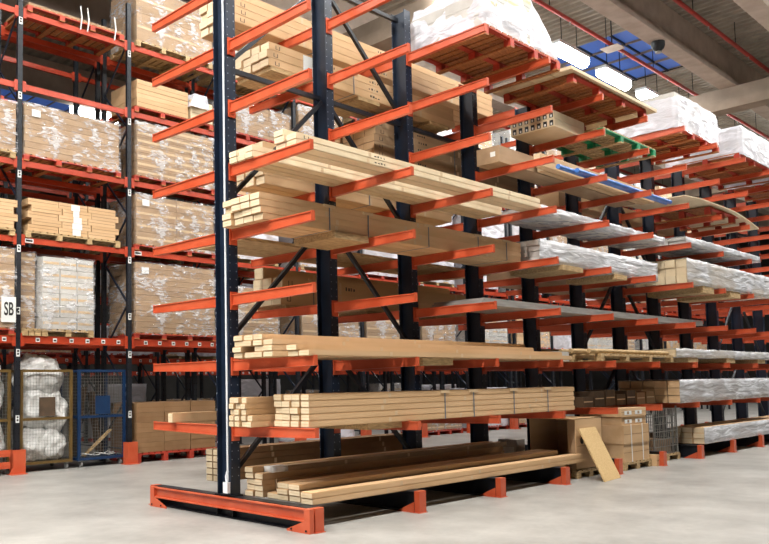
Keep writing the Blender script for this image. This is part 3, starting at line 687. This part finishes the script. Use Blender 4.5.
# ------------------------------------------------------------------ pallet racks
RL = [2.6, 4.5, 6.0, 7.52, 9.0]
def frame_mb(y0, y1, H):
    b = MB()
    for y in (y0, y1):
        b.box(-.05, .05, y - .035, y + .035, 0, H, 'dsteel'); b.box(-.08, .08, y - .07, y + .07, 0, .012, 'dsteel')
        z = .3
        while z < H - .1:
            for xx in (-.03, .03): b.add([(xx - .01, y - .0355, z - .014), (xx + .01, y - .0355, z - .014), (xx + .01, y - .0355, z + .014), (xx - .01, y - .0355, z + .014)], [(0, 1, 2, 3)], 'slot')
            z += .15
    return b
def brace_mb(y0, y1, H):
    b = MB(); z = .5; s = 0
    while z + .95 < H:
        a, c = (y0 + .03, y1 - .03) if s else (y1 - .03, y0 + .03)
        b.bar((0, a, z), (0, c, z + .95), .035, .03, 'steel', (1, 0, 0)); z += .95; s = 1 - s
    b.bar((0, y0, .3), (0, y1, .3), .035, .03, 'steel'); return b
def beam_mb(W, y, tall):
    b = MB(); h = .15 if tall else .11
    b.box(.06, W - .06, y - .025, y + .025, -h, 0, 'beam'); b.box(.06, W - .06, y - .027, y + .027, -.012, 0, 'beam')
    for xx in (.055, W - .065): b.box(xx, xx + .01, y - .045, y + .045, -h - .06, .05, 'beam')
    for xa in (.05, W - .12): b.box(xa, xa + .07, y - .041, y - .036, -h - .05, .05, 'beam')
    return b
def pallet_rack(label, x0, n, W, y0, y1, H, levels, tall0=True, tags=0, group='pallet racks'):
    t = thing('pallet_rack', label, 'rack', (x0, y0, 0), group)
    f0 = frame_mb(0, y1 - y0, H).build('upright_frame', t); g0 = brace_mb(0, y1 - y0, H).build('frame_bracing', f0)
    for i in range(1, n + 1):
        f = f0.copy(); COL.objects.link(f); f.parent = t; f.location.x = i * W
        g = g0.copy(); COL.objects.link(g); g.parent = f
    for li, z in enumerate(levels):
        for side, y in enumerate((0, y1 - y0)):
            p0 = beam_mb(W, y, li == 0).build('shelf_beam', t); p0.location.z = z
            subs = []
            if tags and li == 0 and side == 0:
                for q in range(6):
                    xx = .36 + q * (W - .6) / 5.2
                    b = MB(); b.box(xx, xx + .085, -.031, -.0275, -.115, -.035, 'paper'); b.box(xx + .015, xx + .07, -.032, -.031, -.095, -.06, 'ink', 'y'); subs.append(b.build('shelf_label', p0))
            elif tags and li == 1 and side == 0:
                b = MB(); b.box(.12, .3, -.031, -.0275, -.1, -.02, 'paper'); b.box(.14, .28, -.032, -.031, -.08, -.04, 'ink', 'y'); subs.append(b.build('shelf_label', p0))
            for i in range(1, n):
                p = p0.copy(); COL.objects.link(p); p.parent = t; p.location.x = i * W
                for sb in subs[:]:
                    if i < 7: sc = sb.copy(); COL.objects.link(sc); sc.parent = p
    return t, f0
XA = .38; W = 2.46
t, f0 = pallet_rack('tall orange beamed pallet rack behind the cantilever rack, nearest section', XA - W, 8, W, 6.83, 7.85, 9.9, RL, tags=1)
for k, z in enumerate((.95, 2.2, 3.0, 4.2, 5.65, 7.2, 8.7)):      # number plates on the two nearest uprights
    for fr in [c for c in t.children if c.name.startswith('upright_frame')][1:3]:
        b = MB(); b.box(-.035, .035, -.042, -.037, z, z + .14, 'paper'); b.box(-.02, .02, -.0425, -.042, z + .085, z + .125, 'ink', 'y'); b.box(-.02, .02, -.0425, -.042, z + .03, z + .07, 'ink', 'y')
        b.build('number_plate', fr)
pallet_rack('tall orange beamed pallet rack continuing to the right behind the cantilever rack', XA + 7 * W + .3, 8, W, 6.83, 7.85, 9.9, RL, tags=1)
pallet_rack('pallet rack standing back to back with the nearest pallet rack', XA - W, 8, W, 8.13, 9.15, 9.9, RL)
pallet_rack('pallet rack back to back with the right hand section', XA + 7 * W + .3, 8, W, 8.13, 9.15, 9.9, RL)
pallet_rack('distant pallet rack beyond the next aisle', -2, 13, W, 13.2, 14.2, 8.3, [2.45, 2.75 + 1.5, 5.9, 7.5], tags=1)
pallet_rack('most distant pallet rack in the dim background', 2, 14, W, 20.2, 21.2, 8.3, [2.2, 4.1, 5.9], tags=1)
# sign on the upright
t = thing('aisle_sign', 'white sign plate with black letters fixed to the left upright', 'sign', (.165, 6.74, 3.08))
b = MB(); b.box(-.14, .14, -.006, .006, -.24, .24, 'paper'); b.build('plate', t)
b = MB(); b.box(-.05, .19, .006, .05, -.03, .03, 'dsteel'); b.build('bracket', t)
cu = bpy.data.curves.new('lettering', 'FONT'); cu.body = 'SB'; cu.size = .3; cu.align_x = 'CENTER'; cu.align_y = 'CENTER'; cu.extrude = .001; cu.offset = .006
to = bpy.data.objects.new('lettering', cu); COL.objects.link(to)
dg = bpy.context.evaluated_depsgraph_get(); me = bpy.data.meshes.new_from_object(to.evaluated_get(dg)); bpy.data.objects.remove(to)
to = bpy.data.objects.new('lettering', me); COL.objects.link(to); me.materials.clear(); me.materials.append(M['ink'])
to.parent = t; to.rotation_euler = (math.pi / 2, 0, 0); to.location = (0, -.009, 0); to.scale = (.62, 1.15, 1)
# upright protectors
def protector():
    t = thing('upright_protector', 'x', 'protector', (0, 0, 0))
    b = MB(); b.box(-.12, .12, -.02, 0, 0, .45, 'orange'); b.box(-.12, -.1, 0, .16, 0, .45, 'orange'); b.box(.1, .12, 0, .16, 0, .45, 'orange'); b.build('guard', t)
    b = MB(); b.box(-.2, .12, -.12, .12, 0, .012, 'orange')
    b.add([(-.12, -.02, .012), (-.2, -.02, .012), (-.12, -.02, .14), (-.12, -.01, .012), (-.2, -.01, .012), (-.12, -.01, .14)], [(0, 1, 2), (5, 4, 3), (0, 3, 4, 1), (1, 4, 5, 2), (2, 5, 3, 0)], 'orange')
    b.build('foot_plate', t); return t
pr = protector()
for k in range(1, 9):
    lab = 'orange protector at the foot of the %s upright from the left of the pallet rack' % NTH[k - 1]
    if k == 1: pr.location = (XA, 6.7, .001); pr['label'] = lab; pr['group'] = 'upright protectors'
    else: copy_tree(pr, lab, (XA + (k - 1) * W, 6.7, .001), 'upright protectors')
t = thing('guard_rail', 'low orange double guard rail at the left foot of the pallet rack', 'rail', (-1, 6.72, 0))
for z in (.18, .4):
    b = MB(); b.box(-1.2, 1.2, -.03, .03, z - .06, z + .06, 'orange'); b.box(-1.2, 1.2, -.035, -.03, z - .01, z + .01, 'orange'); b.build('rail', t)
b = MB(); b.box(-1.2, -1.1, -.05, .05, 0, .46, 'orange'); b.build('post', t)

# ------------------------------------------------------------------ goods on the nearest pallet rack
Y0, Y1 = 6.78, 7.86
def pl(lab, x0, x1, lv, k='red', **kw): return pallet('pallet', lab, x0, x1, Y0 - .02, Y1, RL[lv] + .001 if lv >= 0 else .001, k, .14, simple=kw.pop('simple', True), under={'red': 'redunder'}.get(k), group='pallets on the pallet racks')
Z = lambda lv: (RL[lv] if lv >= 0 else 0) + .145
# bay right of the left upright (x .44 .. 2.78)
load('wrapped_load', 'narrow brown wrapped load beside the left upright on the lowest shelf', .45, .82, 7.0, Y1, Z(0), 1, 2, 6, 1.5, 'kraftd', 'film')
pl('pallet under the narrow brown load on the lowest shelf', .45, .83, 0, 'wood')
load('wrapped_load', 'pale grey boxes under clear film on the lowest shelf beside the left upright', .86, 1.98, Y0, Y1, Z(0), 3, 2, 6, 1.42, 'greycard', 'film', papers=0)
pl('pallet under the pale grey boxes on the lowest shelf', .86, 1.98, 0, 'wood')
pl('wooden pallet under the kraft boxes on the second shelf', .5, 2.6, 1, 'wood', simple=False)
carton_grid(.55, 2.5, Y0, Y1, Z(1), 3, 2, 5, .64, 'on second shelf above grey boxes', 'kraft boxes on the second shelf', 'kraft', True)
b = MB()
for k in range(5): b.box(1.5 + R.uniform(-.06, .06), 1.68 + R.uniform(-.05, .05), Y0 - .012, Y0 - .004, Z(1) + k * .125, Z(1) + k * .125 + .12, 'paper')
tag(b.build('paper_note', origin=(1.6, Y0, Z(1) + .3)), 'torn white paper strips down the kraft boxes on second shelf', 'paper')
pl('red pallet under the long wrapped load on the third shelf', .45, 2.62, 2, 'red', simple=False)
load('wrapped_load', 'long brown load in shiny film on the third shelf beside the left upright', .47, 2.58, Y0, Y1, Z(2), 1, 2, 8, 1.0, 'kraftd', 'film', .015, papers=1)
pl('red pallet tied with white straps on the top shelf above the left bay', .5, 2.7, 4, 'red', simple=False)
b = MB(); b.box(.55, 2.65, Y0 + .03, Y1, Z(4), Z(4) + .06, 'kraftd'); tag(b.build('flat_pack', origin=(1.6, 7.3, Z(4))), 'thin kraft flat pack on the strapped red pallet on the top shelf', 'pack')
for k in range(3):
    xx = 1.65 + k * .16 if k < 2 else 2.45
    b = MB(); b.tube([(xx, Y0 - .03, Z(4) - .2), (xx + .03, Y0 - .035, Z(4) + .05), (xx, Y0 - .03, Z(4) + .3)], .014, 'paper', 6); tag(b.build('plastic_strap', origin=(xx, Y0, Z(4))), 'loose white strap, %s from the left, on the top shelf red pallet' % NTH[k], 'strap', 'loose straps')
# second bay (x 2.9 .. 5.24)
load('wrapped_load', 'tall brown wrapped load of thin cartons on the lowest shelf left of the white conduit', 2.98, 5.1, Y0, Y1, Z(0), 1, 2, 13, 1.5, 'kraftd', 'film', papers=1)
pl('red pallet under the tall load of thin cartons on the lowest shelf', 2.95, 5.15, 0, 'red')
load('wrapped_load', 'brown wrapped load with white label on the second shelf left of the white conduit', 3.0, 5.1, Y0, Y1, Z(1), 2, 2, 4, 1.08, 'kraftd', 'film', papers=1)
pl('red pallet under the labelled brown load on the second shelf', 2.95, 5.15, 1, 'red')
load('wrapped_load', 'brown wrapped load on the third shelf left of the white conduit', 3.02, 5.1, Y0, Y1, Z(2), 1, 2, 7, 1.18, 'kraftd', 'film', papers=0)
pl('red pallet under the brown load on the third shelf', 2.95, 5.15, 2, 'red')
pl('red pallet under kraft flat packs on the fourth shelf', 2.95, 5.1, 3, 'red', simple=False)
carton_grid(3.02, 4.4, Y0, Y1, Z(3), 1, 1, 3, .6, 'on fourth shelf left of the white conduit', 'flat packs on the fourth shelf', 'kraft')
carton_grid(4.46, 5.1, Y0, Y1, Z(3), 1, 1, 4, .48, 'right group on fourth shelf by the conduit', 'flat packs on the fourth shelf', 'cream')
t = thing('film_scrap', 'crumpled clear film lying over the flat packs on the fourth shelf', 'film', (4.6, 6.9, Z(3) + .45))
wrap_mesh(4.42, 4.95, Y0 - .07, Y0 + .2, Z(3) + .3, Z(3) + .6, 'filmw', .05, t, Vector(t.location), taper=.3)
pl('wooden pallet under the glossy wrapped load on the top shelf', 3.0, 5.1, 4, 'wood', simple=False)
load('wrapped_load', 'large glossy wrapped load on the top shelf beside the white conduit', 3.02, 5.1, Y0, Y1, Z(4), 1, 2, 2, 1.25, 'kraftd', 'film', .015)
# ground level of that bay
pallet('pallet', 'low red pallet on the floor under the brown cartons behind the cantilever rack', 2.98, 5.15, Y0 - .02, Y1, .001, 'red', .2, group='pallets on the pallet racks')
carton_grid(3.0, 5.1, Y0, Y1, .205, 3, 1, 5, 1.05, 'on the red floor pallet behind the rack', 'brown cartons on the floor pallet', 'brown')
# left bay mostly outside the frame
load('wrapped_load', 'brown wrapped load at the left edge on the third shelf', -1.0, .3, Y0, Y1, Z(2), 1, 2, 8, .95, 'kraftd', 'film')
pl('pallet at the left edge on the third shelf', -1.0, .3, 2, 'wood')
pl('pallet at the left edge on the second shelf', -1.0, .3, 1, 'wood')
carton_grid(-1.0, .28, Y0, Y1, Z(1), 2, 2, 4, .55, 'at left edge on second shelf', 'kraft boxes at the left edge', 'kraft', True)
load('wrapped_load', 'brown wrapped load at the left edge on the lowest shelf', -1.0, .3, Y0, Y1, Z(0), 2, 2, 5, 1.5, 'kraftd', 'film')
pl('pallet at the left edge on the lowest shelf', -1.0, .3, 0, 'red')

# remaining bays of both rack sections, seen in glimpses
RG = random.Random(3)
def fill(xs, y0, y1, levels, who, lo=0, prob=.9, kinds=('film', 'film', 'filmw'), hmax=1.2, group='loads deep in the racks'):
    for bi, xb in enumerate(xs):
        for li, z in enumerate(levels):
            if RG.random() > prob: continue
            nx = RG.choice([1, 1, 2, 3]); nz = RG.choice([3, 5, 8]); h = RG.uniform(.75, hmax); k = RG.choice(['kraftd', 'kraft', 'greycard', 'kraftd'])
            xa, xe = xb + .14, xb + W - .14 - RG.choice([0, 0, .5])
            lb = '%s shelf, %s bay from the left, %s' % (('lowest', 'second', 'third', 'fourth', 'top')[li], NTH[bi + lo], who)
            p = pallet('pallet', 'pallet on ' + lb, xa, xe, y0, y1, z + .001, RG.choice(['red', 'wood', 'red']), .14, simple=True, group='pallets deep in the racks')
            load('wrapped_load', 'wrapped load on ' + lb, xa + .02, xe - .02, y0 + .02, y1 - .02, z + .145, nx, 1, nz, h, k, RG.choice(kinds), .012, group=group, nmax=16)
fill([XA + k * W for k in range(2, 7)], Y0, Y1, RL, 'nearest pallet rack', 1, 1.)
fill([XA + 7 * W + .3 + k * W for k in range(0, 7)], Y0, Y1, RL, 'right pallet rack section', 0, .9)
fill([XA + k * W for k in range(-1, 5)], 8.15, 9.13, RL[:2], 'back to back rack', 0, .6)
fill([-2 + k * W for k in range(1, 12)], 13.2, 14.2, [2.45, 4.25], 'distant rack', 1, .8, ('filmw', 'film'), 1.2)
# goods on the floor under the racks
for i, (xa, yy, hh, kk) in enumerate([(8.0, 6.9, .9, 'kraftd'), (13.0, 6.9, .5, 'kraftd'), (15.6, 6.9, 1.2, 'greycard'), (18.0, 6.9, .7, 'kraft'), (5.6, 13.3, 1.5, 'greycard'), (8.3, 13.3, 1.0, 'kraft'), (11.2, 13.3, 1.6, 'greycard'), (14.2, 13.3, 1.2, 'kraftd'), (.8, 13.3, 1.5, 'greycard'), (18.5, 13.3, 1.4, 'greycard'), (22, 13.3, 1.3, 'kraftd')]):
    w_ = 'under the %s, %s from the left' % ('nearest pallet racks' if yy < 8 else 'distant pallet rack', NTH[[8.0, 13.0, 15.6, 18.0].index(xa) if yy < 8 else [.8, 5.6, 8.3, 11.2, 14.2, 18.5, 22].index(xa)])
    pallet('pallet', 'red floor pallet ' + w_, xa, xa + 1.9, yy, yy + .95, .001, 'red', .15, simple=True, group='floor pallets under the racks')
    load('wrapped_load', 'floor load ' + w_, xa + .02, xa + 1.88, yy + .02, yy + .93, .155, 2, 1, 3, hh, kk, 'film' if i % 2 else 'filmw', .012, group='floor loads under the racks', nmax=14)

# ------------------------------------------------------------------ roll cages and their contents
def roll_cage(label, x0, x1, y0, y1, k, loc_group):
    t = thing('roll_cage', label, 'cage', ((x0 + x1) / 2, (y0 + y1) / 2, 0), loc_group); O = Vector(t.location); zb, zt = .13, 1.95
    b = MB(); r = .028
    for x in (x0, x1):
        for y in (y0, y1): b.box(x - r, x + r, y - r, y + r, zb, zt, k)
    for z in (zb + .03, 1.0, zt - .02):
        for y in (y0, y1): b.box(x0 + r, x1 - r, y - r * .9, y + r * .9, z - .025, z + .025, k)
        for x in (x0, x1): b.box(x - r * .9, x + r * .9, y0 + r, y1 - r, z - .025, z + .025, k)
    b.build('frame', t, O, loc=(0, 0, 0))
    b = MB(); b.box(x0 + .01, x1 - .01, y0 + .01, y1 - .01, zb, zb + .03, k); b.build('base_tray', t, O, loc=(0, 0, 0))
    for a, c, n in (((x0, y0), (x1, y0), 17), ((x0, y1), (x1, y1), 17), ((x0, y0), (x0, y1), 12), ((x1, y0), (x1, y1), 12)):
        b = MB(); wire_panel(b, (*a, 0), (*c, 0), zb + .05, zt - .04, n, 26, .002, 'wire'); b.build('mesh_side', t, O, loc=(0, 0, 0))
    b = MB(); xm = (x0 + x1) / 2; b.box(xm - .17, xm + .17, y0 - .04, y0 - .03, 1.05, 1.42, 'darkbox' if k == 'brass' else k); b.build('name_plate', t, O, loc=(0, 0, 0))
    for x in (x0 + .07, x1 - .07):
        for y in (y0 + .06, y1 - .06):
            b = MB(); b.tube([(x - .018, y - .01, .06), (x + .018, y - .01, .06)], .058, 'rubber', 14); b.box(x - .03, x + .03, y - .03, y + .03, .11, .13, 'zinc')
            for sx in (-.026, .022): b.box(x + sx, x + sx + .004, y - .02, y + .02, .05, .11, 'zinc')
            b.build('caster', t, O, loc=(0, 0, 0))
    return t
roll_cage('mustard roll cage full of white plastic film beside the left upright', .5, 1.54, 6.9, 7.62, 'brass', 'roll cages')
roll_cage('blue roll cage with scraps between the mustard cage and the second upright', 1.72, 2.76, 6.9, 7.62, 'blue', 'roll cages')
roll_cage('mustard roll cage at the left edge of the photo', -.8, .26, 6.9, 7.62, 'brass', 'roll cages')
def film_bag(c, r, lab, sq=(1, 1, 1)):
    bm = bmesh.new(); bmesh.ops.create_icosphere(bm, subdivisions=4, radius=1)
    sd = R.uniform(0, 40)
    for v in bm.verts:
        p = v.co.copy(); d = noise.noise(p * 2.2 + Vector((sd, 0, 0))) * .3 + noise.noise(p * 6 + Vector((0, sd, 0))) * .13
        q = p * (1 + d); m = max(abs(q.x), abs(q.y), abs(q.z)); q = q * (1 + .12 * (1 - m))
        v.co = Vector((max(-1.05, min(1.05, q.x)) * r[0], max(-1.05, min(1.05, q.y)) * r[1], max(-1, q.z) * r[2]))
    me = bpy.data.meshes.new('film_bag'); bm.to_mesh(me); bm.free(); me.materials.append(M['bag'])
    for p in me.polygons: p.use_smooth = True
    o = bpy.data.objects.new('film_bag', me); COL.objects.link(o); o.location = c; tag(o, lab, 'bag', 'bags of plastic film')
film_bag((.87, 7.25, .52), (.36, .3, .36), 'white film bag low on the left in the mustard cage')
film_bag((1.24, 7.22, .5), (.3, .3, .34), 'white film bag low on the right in the mustard cage')
film_bag((.87, 7.25, 1.2), (.34, .3, .42), 'white film bag halfway up on the left in the mustard cage')
film_bag((1.26, 7.2, 1.12), (.3, .3, .4), 'white film bag halfway up on the right in the mustard cage')
film_bag((.98, 7.28, 1.85), (.5, .3, .42), 'white film bag bulging out of the top of the mustard cage')
film_bag((-.1, 7.25, .62), (.36, .3, .5), 'white film bag low in the cage at the left edge')
film_bag((-.1, 7.26, 1.6), (.36, .3, .55), 'white film bag high in the cage at the left edge')
def scrap(a, c, lab, k='darkbox', w=.12): 
    b = MB(); b.bar(a, c, w, .03, k); tag(b.build('scrap_board', origin=a), lab, 'scrap', 'scraps in the blue cage')
scrap((1.9, 7.05, .2), (2.5, 7.0, .72), 'brown board leaning across the bottom of the blue cage', 'wood')
scrap((1.85, 7.3, .2), (2.1, 7.4, 1.6), 'dark board standing on the left inside the blue cage', 'darkbox', .2)
scrap((2.4, 7.3, .2), (2.3, 7.45, 1.5), 'dark board standing on the right inside the blue cage', 'darkbox', .25)
for k in range(3):
    pts = [(1.82 + .095 * i, 7.03 + .1 * math.sin(i * 1.3 + k * 2), .2 + .05 * abs(math.sin(i * .9 + k)) + k * .015) for i in range(9)]
    b = MB(); b.tube(pts, .009, 'paper', 6); tag(b.build('plastic_strap', origin=pts[0]), 'tangled white strap in the blue cage, %s of the heap' % ('lowest', 'middle', 'topmost')[k], 'strap', 'tangled straps')

# ------------------------------------------------------------------ camera
S = 1.8
C = Vector((-3.5000689899 * S, -4.3338258625 * S, .8900518889 * S))
yaw, pitch, roll, F, CX, CY = math.radians(47.4532), math.radians(4.271), math.radians(-.8998), 805.9889, 278.544, 323.8294
fw = Vector((math.cos(pitch) * math.cos(yaw), math.cos(pitch) * math.sin(yaw), math.sin(pitch)))
rt = Vector((math.sin(yaw), -math.cos(yaw), 0)); upv = rt.cross(fw)
c, s = math.cos(roll), math.sin(roll)
rt2 = rt * c + upv * s; up2 = upv * c - rt * s
cam = bpy.data.cameras.new('camera'); co = bpy.data.objects.new('camera', cam); COL.objects.link(co)
m = Matrix((rt2, up2, -fw)).transposed().to_4x4(); m.translation = C; co.matrix_world = m
cam.sensor_fit = 'HORIZONTAL'; cam.sensor_width = 36; cam.lens = F / 769 * 36
cam.shift_x = (384.5 - CX) / 769; cam.shift_y = (CY - 272) / 769; cam.clip_end = 200
SC.camera = co
# ------------------------------------------------------------------ light and look
w = bpy.data.worlds.new('world'); SC.world = w; w.use_nodes = True
w.node_tree.nodes['Background'].inputs[0].default_value = (.95, .97, 1, 1); w.node_tree.nodes['Background'].inputs[1].default_value = .02
vs_ = SC.view_settings
vs_.view_transform = 'Standard'; vs_.look = 'None'; vs_.exposure = 0; vs_.gamma = 1; vs_.use_curve_mapping = False
SC.cycles.max_bounces = 8; SC.cycles.diffuse_bounces = 2; SC.cycles.transparent_max_bounces = 16; SC.cycles.use_denoising = True; SC.cycles.sample_clamp_indirect = 4
